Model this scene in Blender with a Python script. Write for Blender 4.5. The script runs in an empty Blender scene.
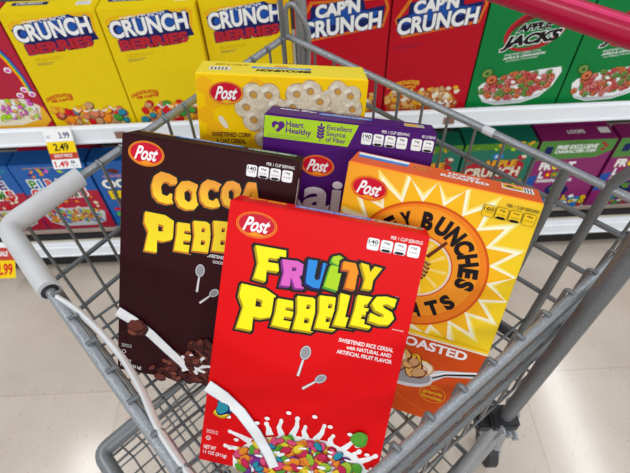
import bpy, bmesh, math, random
from mathutils import Vector, Matrix
from mathutils.geometry import tessellate_polygon

C = bpy.context.scene.collection
scn = bpy.context.scene

# ------------------------------------------------------------------ camera, light, exposure
CAM_Z = 1.42
cam_d = bpy.data.cameras.new('camera')
cam = bpy.data.objects.new('camera', cam_d); C.objects.link(cam)
cam_d.sensor_width = 36.0; cam_d.lens = 27.43; cam_d.clip_start = 0.02
R_ = [(0.99894802, -0.04575314, 0.00308183), (-0.0369921, -0.76429957, 0.64379946), (-0.02710041, -0.6432362, -0.76518805)]
cam.matrix_world = Matrix(((R_[0][0], -R_[0][1], -R_[0][2], 0), (R_[1][0], -R_[1][1], -R_[1][2], 0),
                           (R_[2][0], -R_[2][1], -R_[2][2], CAM_Z), (0, 0, 0, 1)))
cam_d.dof.use_dof = True; cam_d.dof.focus_distance = 0.56; cam_d.dof.aperture_fstop = 9.0
scn.camera = cam

world = bpy.data.worlds.new('store_ambient'); scn.world = world; world.use_nodes = True
world.node_tree.nodes['Background'].inputs[0].default_value = (0.88, 0.94, 1.0, 1)
world.node_tree.nodes['Background'].inputs[1].default_value = 0.60

def area(name, loc, size, power, rot=(0, 0, 0), col=(0.97, 0.98, 1.0)):
    l = bpy.data.lights.new(name, 'AREA'); l.shape = 'RECTANGLE'; l.size, l.size_y = size; l.energy = power; l.color = col
    o = bpy.data.objects.new(name, l); C.objects.link(o); o.location = loc; o.rotation_euler = rot
    return o
area('ceiling_and_fill_light', (2.5, 1.3, 3.6), (0.22, 2.4), 40)
area('ceiling_and_fill_light', (-2.3, 0.4, 3.6), (0.22, 2.4), 40)
area('ceiling_and_fill_light', (0.1, -2.9, 3.2), (3.2, 0.25), 130)  # added frontal fill, set lower and behind the camera to brighten vertical faces

scn.view_settings.view_transform = 'Standard'; scn.view_settings.look = 'None'
scn.view_settings.gamma = 1.0; scn.view_settings.use_curve_mapping = False
scn.view_settings.exposure = 0.0

# ------------------------------------------------------------------ materials
def lin(c):
    c = c / 255.0
    return c / 12.92 if c <= 0.04045 else ((c + 0.055) / 1.055) ** 2.4
def rgb(r, g, b): return (lin(r), lin(g), lin(b), 1)
MATS = {}
def mat(name, col, rough=0.45, metal=0.0, spec=0.4, noise=0.05, nscale=60, bump=0.0, bscale=300, trans=0.0, emit=None):
    if name in MATS: return MATS[name]
    m = bpy.data.materials.new(name); m.use_nodes = True; nt = m.node_tree; b = nt.nodes['Principled BSDF']
    b.inputs['Roughness'].default_value = rough; b.inputs['Metallic'].default_value = metal
    b.inputs['Specular IOR Level'].default_value = spec
    c = rgb(*col)
    tc = nt.nodes.new('ShaderNodeTexCoord'); n = nt.nodes.new('ShaderNodeTexNoise'); n.inputs['Scale'].default_value = nscale
    nt.links.new(tc.outputs['Object'], n.inputs['Vector'])
    r = nt.nodes.new('ShaderNodeValToRGB'); nt.links.new(n.outputs['Fac'], r.inputs['Fac'])
    r.color_ramp.elements[0].position = 0.3; r.color_ramp.elements[1].position = 0.7
    r.color_ramp.elements[0].color = tuple(max(0, v * (1 - noise)) for v in c[:3]) + (1,)
    r.color_ramp.elements[1].color = tuple(min(1, v * (1 + noise)) for v in c[:3]) + (1,)
    nt.links.new(r.outputs['Color'], b.inputs['Base Color'])
    if bump:
        n2 = nt.nodes.new('ShaderNodeTexNoise'); n2.inputs['Scale'].default_value = bscale
        nt.links.new(tc.outputs['Object'], n2.inputs['Vector'])
        bp = nt.nodes.new('ShaderNodeBump'); bp.inputs['Strength'].default_value = bump; bp.inputs['Distance'].default_value = 0.002
        nt.links.new(n2.outputs['Fac'], bp.inputs['Height']); nt.links.new(bp.outputs['Normal'], b.inputs['Normal'])
    if trans: b.inputs['Alpha'].default_value = 1 - trans
    MATS[name] = m
    return m
def gmat(name, stops, axis, lo, hi, rough=0.4):
    """printed colour blend along an object axis (x or z), stops = [(pos, rgb)]"""
    if name in MATS: return MATS[name]
    m = bpy.data.materials.new(name); m.use_nodes = True; nt = m.node_tree; b = nt.nodes['Principled BSDF']
    b.inputs['Roughness'].default_value = rough; b.inputs['Specular IOR Level'].default_value = 0.4
    tc = nt.nodes.new('ShaderNodeTexCoord'); d = nt.nodes.new('ShaderNodeVectorMath'); d.operation = 'DOT_PRODUCT'
    d.inputs[1].default_value = axis; nt.links.new(tc.outputs['Object'], d.inputs[0])
    mr = nt.nodes.new('ShaderNodeMapRange'); mr.inputs['From Min'].default_value = lo; mr.inputs['From Max'].default_value = hi
    nt.links.new(d.outputs['Value'], mr.inputs['Value'])
    r = nt.nodes.new('ShaderNodeValToRGB'); nt.links.new(mr.outputs['Result'], r.inputs['Fac'])
    el = r.color_ramp.elements
    el[0].position, el[0].color = stops[0][0], rgb(*stops[0][1]); el[1].position, el[1].color = stops[-1][0], rgb(*stops[-1][1])
    for p, c in stops[1:-1]:
        e = el.new(p); e.color = rgb(*c)
    nt.links.new(r.outputs['Color'], b.inputs['Base Color'])
    MATS[name] = m
    return m
def ink(name, *c): return mat('ink_' + name, c, 0.42, noise=0.02, spec=0.18)
WHITE = ink('white', 246, 246, 244); BLACK = ink('black', 26, 20, 22); NAVY = ink('navy', 22, 32, 92)
RED = ink('red', 214, 22, 34); DRED = ink('dark_red', 150, 14, 26); YEL = ink('yellow', 250, 214, 8); BYEL = ink('bright_yellow', 252, 236, 20)
OLIVE = ink('olive', 176, 146, 10); ORA = ink('orange', 246, 146, 24); BLUE = ink('blue', 44, 138, 216); GREEN = ink('green', 70, 150, 50)
LIME = ink('lime', 176, 214, 30); PURP = ink('purple', 92, 34, 122); PINK = ink('pink', 222, 100, 190); GOLD = ink('gold', 236, 178, 40)
BROWN = ink('brown', 104, 48, 30); DBROWN = ink('dark_brown', 62, 26, 24); TAN = ink('tan', 206, 160, 110); CREAM = ink('cream', 236, 226, 200)
GREY = ink('grey', 150, 150, 152); LGREY = ink('light_grey', 206, 208, 212); MGREEN = ink('mid_green', 84, 134, 60); MAG = ink('magenta', 196, 20, 60)
TEAL = ink('teal', 40, 140, 160); MILKS = ink('milk_shadow', 206, 208, 218)
cart_m = mat('cart_grey_coating', (158, 161, 164), 0.30, 0.5, 0.5, 0.28, 900, 0.35, 900)
wire_m = mat('cart_wire_coating', (118, 121, 122), 0.42, 0.5, 0.5, 0.2, 700, 0.2, 900)
bumper_m = mat('bumper_plastic', (198, 197, 196), 0.5, 0, 0.4, 0.05, 30, 0.15, 120)
handle_m = mat('red_handle_plastic', (178, 6, 54), 0.25, 0, 0.5, 0.03, 30)
dark_m = mat('dark_plastic', (42, 43, 45), 0.5, 0, 0.4, 0.1, 40)
rubber_m = mat('wheel_rubber', (60, 60, 62), 0.6, 0, 0.3, 0.1, 40)
strip_m = mat('clear_strip_plastic', (232, 232, 232), 0.2, 0, 0.6, 0.03, 40, trans=0.1)
shelf_m = mat('white_shelf_metal', (246, 250, 255), 0.35, 0, 0.5, 0.02, 20)
deck_m = mat('shelf_deck', (206, 196, 176), 0.45, 0, 0.4, 0.04, 20)
black_m = mat('black_kick', (20, 20, 22), 0.5, 0, 0.3, 0.1, 20)

# ------------------------------------------------------------------ object helpers
def link(name, verts, faces, mats, fmats=None, parent=None, smooth=False):
    me = bpy.data.meshes.new(name); me.from_pydata([tuple(v) for v in verts], [], faces)
    for m in mats: me.materials.append(m)
    if fmats:
        for p, k in zip(me.polygons, fmats): p.material_index = k
    if smooth:
        for p in me.polygons: p.use_smooth = True
    me.update()
    o = bpy.data.objects.new(name, me); C.objects.link(o)
    if parent: o.parent = parent
    return o
def thing(name, label, cat, loc=(0, 0, 0), group=None, kind=None):
    o = bpy.data.objects.new(name, None); C.objects.link(o); o.location = loc; o.empty_display_size = 0.05
    o['label'] = label; o['category'] = cat
    if group: o['group'] = group
    return o
class MB:
    def __init__(s): s.v = []; s.f = []; s.m = []; s.mats = []
    def mi(s, m):
        if m not in s.mats: s.mats.append(m)
        return s.mats.index(m)
    def box(s, a, b, m, bev=0.0):
        bm = bmesh.new(); bmesh.ops.create_cube(bm, size=1)
        for v in bm.verts: v.co = Vector([(a[i] + b[i]) / 2 + v.co[i] * (b[i] - a[i]) for i in range(3)])
        if bev: bmesh.ops.bevel(bm, geom=bm.edges[:], offset=bev, segments=2, affect='EDGES')
        s.bm(bm, m)
    def bm(s, bm, m, M=None):
        k = len(s.v); i = s.mi(m); bm.verts.index_update()
        for v in bm.verts: s.v.append((M @ v.co) if M else v.co.copy())
        for f in bm.faces: s.f.append([k + v.index for v in f.verts]); s.m.append(i)
        bm.free()
    def tube(s, pts, r, m, seg=8, closed=False, flat=1.0, cap=True, up=None):
        pts = [Vector(p) for p in pts]; n = len(pts); i0 = s.mi(m); rings = []
        t0 = (pts[1] - pts[0]).normalized()
        nrm = (up if up else Vector((0, 0, 1))) if abs(t0.z) < 0.9 or up else Vector((1, 0, 0))
        nrm = (nrm - t0 * nrm.dot(t0)).normalized()
        for k in range(n):
            if closed: t = (pts[(k + 1) % n] - pts[k - 1]).normalized()
            else: t = (pts[min(k + 1, n - 1)] - pts[max(k - 1, 0)]).normalized()
            nrm = (nrm - t * nrm.dot(t)).normalized(); bn = t.cross(nrm)
            ring = []
            for j in range(seg):
                a = 2 * math.pi * j / seg
                s.v.append(pts[k] + nrm * (math.cos(a) * r) + bn * (math.sin(a) * r * flat)); ring.append(len(s.v) - 1)
            rings.append(ring)
        for k in range(n if closed else n - 1):
            a, b = rings[k], rings[(k + 1) % n]
            for j in range(seg):
                s.f.append([a[j], a[(j + 1) % seg], b[(j + 1) % seg], b[j]]); s.m.append(i0)
        if cap and not closed:
            s.f.append(rings[0][::-1]); s.m.append(i0); s.f.append(rings[-1][:]); s.m.append(i0)
    def build(s, name, parent=None, smooth=False, origin=None):
        vs = s.v if origin is None else [Vector(v) - Vector(origin) for v in s.v]
        o = link(name, vs, s.f, s.mats, s.m, parent, smooth)
        if smooth:
            try: o.data.set_sharp_from_angle(angle=math.radians(40))
            except Exception: pass
        return o
def roundpath(pts, rad, n=5):
    pts = [Vector(p) for p in pts]; out = [pts[0]]
    for i in range(1, len(pts) - 1):
        a = (pts[i - 1] - pts[i]); b = (pts[i + 1] - pts[i]); r = min(rad, a.length * .45, b.length * .45)
        p, q = pts[i] + a.normalized() * r, pts[i] + b.normalized() * r
        for k in range(n + 1):
            t = k / n; out.append(p * (1 - t) ** 2 + pts[i] * 2 * t * (1 - t) + q * t * t)
    out.append(pts[-1]); return out

# ------------------------------------------------------------------ lettering and flat print
_cache = {}
def _bake(cu):
    o = bpy.data.objects.new('tmp', cu); C.objects.link(o)
    dg = bpy.context.evaluated_depsgraph_get(); dg.update()
    me = bpy.data.meshes.new_from_object(o.evaluated_get(dg))
    r = ([(v.co.x, v.co.y) for v in me.vertices], [list(p.vertices) for p in me.polygons])
    bpy.data.objects.remove(o); bpy.data.meshes.remove(me); bpy.data.curves.remove(cu)
    return r
def text2d(s, off=0.0, shear=0.0, sp=1.0):
    k = (s, off, shear, sp)
    if k not in _cache:
        cu = bpy.data.curves.new('t', 'FONT'); cu.body = s; cu.size = 1; cu.offset = off; cu.shear = shear; cu.space_character = sp
        cu.align_x = 'LEFT'; cu.resolution_u = 4; cu.space_line = 0.85
        _cache[k] = _bake(cu)
    return _cache[k]
def poly2d(key, loops, off=0.0):
    k = (key, off)
    if k not in _cache:
        cu = bpy.data.curves.new('p', 'CURVE'); cu.dimensions = '2D'; cu.fill_mode = 'BOTH'; cu.offset = off
        for lp in loops:
            sp = cu.splines.new('POLY'); sp.points.add(len(lp) - 1); sp.use_cyclic_u = True
            for q, (x, y) in zip(sp.points, lp): q.co = (x, y, 0, 1)
        _cache[k] = _bake(cu)
    return _cache[k]
def bbox(v):
    xs = [p[0] for p in v]; ys = [p[1] for p in v]
    return min(xs), min(ys), max(xs), max(ys)
GL = {  # chunky hewn letters on a unit cell, y up: outer loop then holes
 'C': [[(.95,.72),(.72,.66),(.6,.74),(.42,.7),(.34,.5),(.4,.28),(.6,.24),(.72,.36),(.98,.3),(.9,.08),(.62,0),(.3,.03),(.08,.2),(0,.52),(.08,.84),(.3,1),(.62,.98),(.9,.9)]],
 'O': [[(.5,1),(.2,.94),(.02,.7),(0,.34),(.16,.08),(.46,0),(.8,.06),(.98,.3),(1,.66),(.84,.92)],[(.5,.74),(.66,.64),(.68,.4),(.54,.25),(.36,.34),(.32,.58)]],
 'A': [[(.3,.98),(.68,1),(1,.02),(.68,0),(.6,.2),(.38,.18),(.32,0),(0,.04)],[(.42,.4),(.58,.42),(.5,.68)]],
 'P': [[(0,.98),(.6,1),(.9,.9),(1,.68),(.9,.44),(.64,.34),(.44,.34),(.48,.02),(.1,0),(.16,.5),(.0,.72)],[(.42,.76),(.6,.74),(.62,.58),(.44,.56)]],
 'E': [[(.04,.96),(.9,1),(.94,.76),(.42,.74),(.42,.62),(.8,.62),(.8,.42),(.42,.4),(.42,.25),(.98,.28),(.94,.02),(.0,0),(.06,.5)]],
 'B': [[(.0,.97),(.6,1),(.9,.88),(.9,.64),(.78,.54),(.98,.42),(1,.18),(.8,.02),(.04,0),(.1,.5)],[(.4,.8),(.58,.79),(.58,.66),(.4,.64)],[(.4,.4),(.62,.39),(.62,.24),(.4,.22)]],
 'L': [[(.06,1),(.48,.98),(.44,.3),(.98,.32),(.96,.02),(.0,0),(.1,.5)]],
 'S': [[(.92,.98),(.9,.7),(.6,.76),(.42,.7),(.5,.6),(.86,.5),(1,.3),(.86,.06),(.5,0),(.06,.04),(.04,.32),(.4,.25),(.6,.28),(.56,.38),(.2,.46),(.02,.66),(.14,.92),(.5,1)]],
 'F': [[(.0,.96),(.96,1),(1,.74),(.46,.7),(.46,.56),(.86,.58),(.84,.36),(.46,.34),(.5,.0),(.12,.02),(.18,.5)]],
 'R': [[(.0,.96),(.6,1),(.9,.9),(.94,.62),(.74,.46),(1,.04),(.66,0),(.46,.36),(.42,.34),(.44,.02),(.08,0),(.14,.5)],[(.42,.76),(.6,.76),(.6,.62),(.42,.6)]],
 'U': [[(.02,.98),(.38,1),(.38,.36),(.5,.28),(.62,.36),(.62,.98),(1,.96),(.98,.24),(.78,.02),(.4,0),(.1,.1),(.06,.4)]],
 'i': [[(.14,.68),(.86,.7),(.9,.0),(.06,.02)],[(.5,1.02),(.14,.94),(.12,.8),(.5,.74),(.9,.8),(.86,.96)]],
 'T': [[(.0,.98),(1,1),(.98,.7),(.68,.7),(.72,.0),(.3,.02),(.34,.7),(.02,.68)]],
 'Y': [[(.0,1),(.36,.98),(.52,.68),(.66,.98),(1,.96),(.72,.42),(.74,.02),(.34,0),(.36,.42)]],
}
class Print:
    """flat printing on one face of a carton: x right, y down from the top edge, in millimetres"""
    def __init__(s, dims, face='front', base=0.0):
        s.w, s.d, s.h = dims; s.face = face; s.k = 0; s.base = base; s.mb = MB(); s.oy = 0
    def _put(s, v2, f, m):
        s.k += 1; e = 0.00012 + s.base + s.k * 7e-6; k = len(s.mb.v); i = s.mb.mi(m)
        for x, y in v2:
            x *= .001; y = (y + s.oy) * .001
            if s.face == 'front': p = (x, -e, s.h - y)
            elif s.face == 'top': p = (x, s.d - y, s.h + e + .0006)          # y measured from the back edge
            elif s.face == 'right': p = (s.w + e, x, s.h - y)
            else: p = (x, y, 0)
            s.mb.v.append(Vector(p))
        for q in f: s.mb.f.append([k + j for j in q]); s.mb.m.append(i)
    def poly(s, pts, m):
        tri = tessellate_polygon([[Vector((x, y, 0)) for x, y in pts]])
        s._put(pts, [list(t) for t in tri], m)
    def rect(s, x0, y0, x1, y1, m, r=0):
        if not r: return s.poly([(x0, y0), (x1, y0), (x1, y1), (x0, y1)], m)
        p = []
        for cx, cy, a0 in ((x1 - r, y0 + r, -90), (x1 - r, y1 - r, 0), (x0 + r, y1 - r, 90), (x0 + r, y0 + r, 180)):
            for j in range(5):
                a = math.radians(a0 + j * 22.5); p.append((cx + r * math.cos(a), cy + r * math.sin(a)))
        s.poly(p, m)
    def ell(s, cx, cy, a, b, m, rot=0, n=28, wob=0.0, rnd=None):
        p = []; cr, sr = math.cos(rot), math.sin(rot); ph = rnd.uniform(0, 6) if rnd else 0
        for j in range(n):
            t = 2 * math.pi * j / n; q = 1 + wob * math.sin(3 * t + ph) + wob * .6 * math.sin(5 * t + 2 * ph)
            x, y = a * q * math.cos(t), b * q * math.sin(t); p.append((cx + x * cr - y * sr, cy + x * sr + y * cr))
        s.poly(p, m)
    def ring(s, cx, cy, r0, r1, m, n=40, asp=1.0):
        v = []; f = []
        for j in range(n):
            t = 2 * math.pi * j / n
            v += [(cx + r0 * math.cos(t), cy + asp * r0 * math.sin(t)), (cx + r1 * math.cos(t), cy + asp * r1 * math.sin(t))]
        for j in range(n):
            a = 2 * j; b = 2 * ((j + 1) % n); f.append([a, a + 1, b + 1, b])
        s._put(v, f, m)
    def stroke(s, pts, w0, w1, m):
        L = []; R = []; n = len(pts)
        for i in range(n):
            a = Vector(pts[max(i - 1, 0)]); b = Vector(pts[min(i + 1, n - 1)]); t = (b - a).normalized(); nn = Vector((-t.y, t.x))
            w = (w0 + (w1 - w0) * i / (n - 1)) / 2; p = Vector(pts[i]); L.append(tuple(p + nn * w)); R.append(tuple(p - nn * w))
        v = L + R; s._put(v, [[i, i + 1, n + i + 1, n + i] for i in range(n - 1)], m)
    def _fit(s, base, v, x, y, w, h, rot, cx=None, cy=None, warp=None):
        x0, y0, x1, y1 = base; sx = w / (x1 - x0); sy = h / (y1 - y0); out = []
        a = math.radians(rot); mx, my = x + w / 2, y + h / 2
        for px, py in v:
            X = x + (px - x0) * sx; Y = y + h - (py - y0) * sy
            if warp: X, Y = warp(X, Y)
            dx, dy = X - mx, Y - my
            out.append((mx + dx * math.cos(a) - dy * math.sin(a), my + dx * math.sin(a) + dy * math.cos(a)))
        return out
    def text(s, t, x, y, w, h, m, off=0.0, shear=0.0, rot=0, edge=None, em=None, sp=1.0, warp=None):
        base = bbox(text2d(t, off, shear, sp)[0])
        if edge:
            v, f = text2d(t, off + edge, shear, sp); s._put(s._fit(base, v, x, y, w, h, rot, warp=warp), f, em)
        v, f = text2d(t, off, shear, sp); s._put(s._fit(base, v, x, y, w, h, rot, warp=warp), f, m)
    def glyph(s, g, x0, y0, x1, y1, m, side=None, out=None, ow=2.7, dx=-1.6, dy=2.2, rot=0):
        sc = 0.5 * ((x1 - x0) + (y1 - y0))
        loops = [[(px * (x1 - x0) / sc, py * (y1 - y0) / sc) for px, py in lp] for lp in GL[g]]
        key = ('g', g, round((x1 - x0) / (y1 - y0), 2)); base = (0, 0, (x1 - x0) / sc, (y1 - y0) / sc)
        def put(off, ox, oy, mm):
            v, f = poly2d(key, loops, off); s._put(s._fit(base, v, x0 + ox, y0 + oy, x1 - x0, y1 - y0, rot), f, mm)
        if out:
            put(round(ow / sc, 3), 0, 0, out); put(round(ow / sc, 3), dx, dy, out)
        if side: put(.01, dx, dy, side); put(.01, dx / 2, dy / 2, side)
        put(.006, 0, 0, m)
    def build(s, name, parent):
        o = s.mb.build(name, parent); return o
def flakes(p, n, region, sizes, pal, rnd, dark=None, asp=(.6, 1), wob=.12):
    x0, y0, x1, y1 = region
    for i in range(n):
        x, y = rnd.uniform(x0, x1), rnd.uniform(y0, y1)
        if callable(dark) and not dark(x, y): continue
        a = rnd.uniform(*sizes); b = a * rnd.uniform(*asp); rot = rnd.uniform(0, 3.14); c = rnd.choice(pal)
        p.ell(x, y, a, b, c[1], rot, 18, wob * .5, rnd); p.ell(x - a * .08, y - a * .1, a * .87, b * .84, c[0], rot, 18, wob * .5, rnd)
        if len(c) > 2: p.ell(x, y, a * .3, b * .3, c[2], rot, 10)
def splash(p, cx, cy, r, rnd, n=9, a0=180, a1=360, ry=None):
    ry = ry or r
    pts = []
    for i in range(n):
        a = math.radians(a0 + (a1 - a0) * i / (n - 1)); L = rnd.uniform(.9, 1.35)
        base = [(cx + r * .7 * math.cos(a), cy + ry * .7 * math.sin(a)), (cx + r * L * math.cos(a + .12), cy + ry * L * math.sin(a + .12))]
        p.stroke(base, 6, 3, WHITE); p.ell(base[1][0], base[1][1], 2.6, 2.2, WHITE)
        if i % 2: p.ell(cx + r * (L + .22) * math.cos(a), cy + ry * (L + .22) * math.sin(a), 1.6, 1.4, WHITE)

def emblem(dims, parent, cx, cy, w, h, rim=GOLD, tilt=0, base=.00002, gap=None):
    p = Print(dims, base=base)
    p.ell(cx, cy, w / 2, h / 2, rim, math.radians(tilt)); p.ell(cx, cy, w / 2 - .7, h / 2 - .7, gap or RED, 0); p.ell(cx, cy, w / 2 - 1.6, h / 2 - 1.5, rim, 0)
    p.ell(cx, cy - .4, w / 2 - 2.3, h / 2 - 2.3, ink('emblem_red', 206, 12, 44))
    p.poly([(cx - 8, cy + h * .36), (cx - 3, cy + h * .30), (cx, cy + h * .26), (cx + 3, cy + h * .30), (cx + 9, cy + h * .35), (cx, cy + h * .42)], rim)
    p.text('Post', cx - w * .33, cy - h * .29, w * .66, h * .56, WHITE, 0.026, 0.5)
    return p.build('brand_emblem', parent)
def badges(dims, parent, x, y, w, h, vals, fill=WHITE, txt=BLACK, pertxt=WHITE, base=.00003):
    p = Print(dims, base=base); n = len(vals); bw = w / (n + .12 * (n - 1)); x0 = x
    p.text('PER 1 CUP SERVING', x + w * .42, y - 5.4, w * .6, 3.4, pertxt, 0.01)
    for i, v in enumerate(vals):
        hh = h * (1 + .0)
        p.rect(x0, y, x0 + bw, y + hh, BLACK if fill is not WHITE else LGREY, 2.2)
        p.rect(x0 + .3, y + .3, x0 + bw - .3, y + hh - .3, fill, 2)
        if i in (1, 2): p.poly([(x0 + .6, y + hh - 1.2), (x0 + bw * .25, y + hh - 3.0), (x0 + bw * .75, y + hh - 3.0), (x0 + bw - .6, y + hh - 1.2), (x0 + bw * .7, y + hh - .2), (x0 + bw * .3, y + hh - .2)], BLACK)
        big = len(v[0]) > 2 and i == 0
        p.text(v[0], x0 + bw * (.1 if big else .25), y + h * .14, bw * (.8 if big else .5), h * (.34 if big else .2), txt, 0.02)
        p.text(v[1], x0 + bw * .16, y + h * .54, bw * .68, h * .12, txt, 0.0)
        x0 += bw * 1.12
    return p.build('nutrition_badges', parent)

def carton(name, label, dims, mtx, front_m, top_m, side_m, group=None, cat='cereal box', flap=True):
    """empty at the lower front left corner; the folded board body is a bevelled shell, flaps and prints are parts"""
    w, d, h = dims
    t = thing(name, label, cat, group=group); t.matrix_world = mtx
    bm = bmesh.new(); bmesh.ops.create_cube(bm, size=1)
    for v in bm.verts: v.co = Vector(((v.co.x + .5) * w, (v.co.y + .5) * d, (v.co.z + .5) * h))
    bmesh.ops.bevel(bm, geom=bm.edges[:], offset=.0009, segments=2, affect='EDGES')
    me = bpy.data.meshes.new('carton'); bm.normal_update()
    for f in bm.faces: f.material_index = 1 if f.normal.z > .7 else (2 if abs(f.normal.x) > .7 else 0)
    bm.to_mesh(me); bm.free()
    for m in (front_m, top_m, side_m): me.materials.append(m)
    o = bpy.data.objects.new('carton', me); C.objects.link(o); o.parent = t
    if flap:
        mb = MB(); mb.box((.004, d * .04, h), (w - .004, d * .62, h + .0006), top_m, .0002)
        mb.build('top_flap', t)
    return t
def fmat(right, back, up, loc):
    return Matrix(((right[0], back[0], up[0], loc[0]), (right[1], back[1], up[1], loc[1]), (right[2], back[2], up[2], loc[2] + 0.0), (0, 0, 0, 1)))

# ------------------------------------------------------------------ setting: the floor
def floor_mat():
    m = bpy.data.materials.new('polished_concrete_tile'); m.use_nodes = True; nt = m.node_tree; b = nt.nodes['Principled BSDF']
    tc = nt.nodes.new('ShaderNodeTexCoord')
    n1 = nt.nodes.new('ShaderNodeTexNoise'); n1.inputs['Scale'].default_value = 4; n1.inputs['Detail'].default_value = 6
    v = nt.nodes.new('ShaderNodeTexNoise'); v.inputs['Scale'].default_value = 110; v.inputs['Detail'].default_value = 3
    br = nt.nodes.new('ShaderNodeTexBrick'); br.offset = 0; br.inputs['Scale'].default_value = 1.0
    br.inputs['Brick Width'].default_value = 0.61; br.inputs['Row Height'].default_value = 0.61; br.inputs['Mortar Size'].default_value = 0.0018
    br.inputs['Color1'].default_value = (1, 1, 1, 1); br.inputs['Color2'].default_value = (.93, .93, .93, 1); br.inputs['Mortar'].default_value = (.82, .79, .76, 1)
    for n in (n1, v, br): nt.links.new(tc.outputs['Object'], n.inputs['Vector'])
    r = nt.nodes.new('ShaderNodeValToRGB'); r.color_ramp.elements[0].position = .3; r.color_ramp.elements[1].position = .7
    r.color_ramp.elements[0].color = rgb(194, 179, 163); r.color_ramp.elements[1].color = rgb(212, 198, 183)
    nt.links.new(n1.outputs['Fac'], r.inputs['Fac'])
    s = nt.nodes.new('ShaderNodeValToRGB'); s.color_ramp.elements[0].position = .27; s.color_ramp.elements[1].position = .38
    s.color_ramp.elements[0].color = (.74, .68, .64, 1); s.color_ramp.elements[1].color = (1, 1, 1, 1)
    nt.links.new(v.outputs['Fac'], s.inputs['Fac'])
    x1 = nt.nodes.new('ShaderNodeMix'); x1.data_type = 'RGBA'; x1.blend_type = 'MULTIPLY'; x1.inputs[0].default_value = 1
    x2 = nt.nodes.new('ShaderNodeMix'); x2.data_type = 'RGBA'; x2.blend_type = 'MULTIPLY'; x2.inputs[0].default_value = 1
    nt.links.new(r.outputs[0], x1.inputs[6]); nt.links.new(s.outputs[0], x1.inputs[7])
    nt.links.new(x1.outputs[2], x2.inputs[6]); nt.links.new(br.outputs['Color'], x2.inputs[7])
    nt.links.new(x2.outputs[2], b.inputs['Base Color'])
    b.inputs['Roughness'].default_value = 0.16; b.inputs['Specular IOR Level'].default_value = 0.5
    return m
fb = MB(); fb.box((-3.5, -2.5, -0.05), (3.5, 2.6, 0.0), floor_mat())
fl = fb.build('floor'); fl['kind'] = 'structure'

# ------------------------------------------------------------------ shelving unit
SX0, SX1 = -1.5, 1.75
unit = thing('shelving_unit', 'long white store shelving unit with black kick base, behind the cart', 'shelf', (0, 1.35, 0))
def part(name, boxes, parent=unit, origin=(0, 1.35, 0)):
    mb = MB()
    for a, b, m, bv in boxes: mb.box(a, b, m, bv)
    return mb.build(name, parent, origin=origin)
part('back_panel', [((SX0, 1.62, 0.1), (SX1, 1.64, 1.5), mat('back_panel_paint', (74, 74, 76), .6), 0)])
for sx in (SX0 - .03, SX1):
    part('upright_post', [((sx, 1.58, 0), (sx + .03, 1.66, 1.5), shelf_m, .003)])
part('kick_plate', [((SX0, 1.14, 0.0), (SX1, 1.17, 0.075), black_m, .002)])
for z0, nm in ((0.574, 'shelf'), (0.075, 'shelf')):
    top = z0 + (.038 if z0 > .3 else .074)
    mb = MB(); mb.box((SX0, 1.104, top - .028), (SX1, 1.62, top), deck_m, .001)
    sh = mb.build(nm, unit, origin=(0, 1.35, 0))
    mb = MB(); mb.box((SX0, 1.092, z0 - .004), (SX1, 1.104, z0 + (.054 if z0 > .3 else .068)), shelf_m, .002)
    if z0 < .3:
        mb.box((SX0, 1.106, z0 + .04), (SX1, 1.112, z0 + .105), black_m, .002); mb.box((SX0, 1.094, .026), (SX1, 1.112, z0 - .0045), black_m, .002)
    mb.box((SX0, 1.089, z0 + .002), (SX1, 1.092, z0 + .006), shelf_m, 0); mb.box((SX0, 1.089, z0 + .046), (SX1, 1.092, z0 + .05), shelf_m, 0)
    mb.build('price_rail', sh, origin=(0, 1.35, 0))
part('shelf_underside_brace', [((x, 1.12, .532), (x + .02, 1.6, .584), shelf_m, .002) for x in (SX0 + .02, .115, SX1 - .04)])

# ------------------------------------------------------------------ shelf cereal boxes
cb_y = mat('carton_yellow', (238, 206, 4), .4, noise=.02, spec=.2); cb_red = mat('carton_red', (190, 4, 30), .4, noise=.02, spec=.2)
cb_green = mat('carton_green', (4, 128, 60), .4, noise=.02, spec=.2); cb_blue = mat('carton_blue', (22, 96, 176), .4, noise=.03)
cb_teal = mat('carton_teal', (14, 116, 92), .4, noise=.03); cb_mag = mat('carton_plum', (140, 30, 104), .4, noise=.03)
cb_crim = mat('carton_crimson', (182, 14, 52), .4, noise=.03)
MULTI = [(RED, DRED), (GREEN, ink('deep_green', 30, 100, 50)), (ORA, ink('rust', 190, 90, 30)), (TEAL, NAVY), (TAN, BROWN), (ink('salmon', 220, 130, 90), BROWN), (GOLD, ink('rust', 190, 90, 30))]
def upright(x, y, z): return Matrix.Translation((x, y, z))

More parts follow.
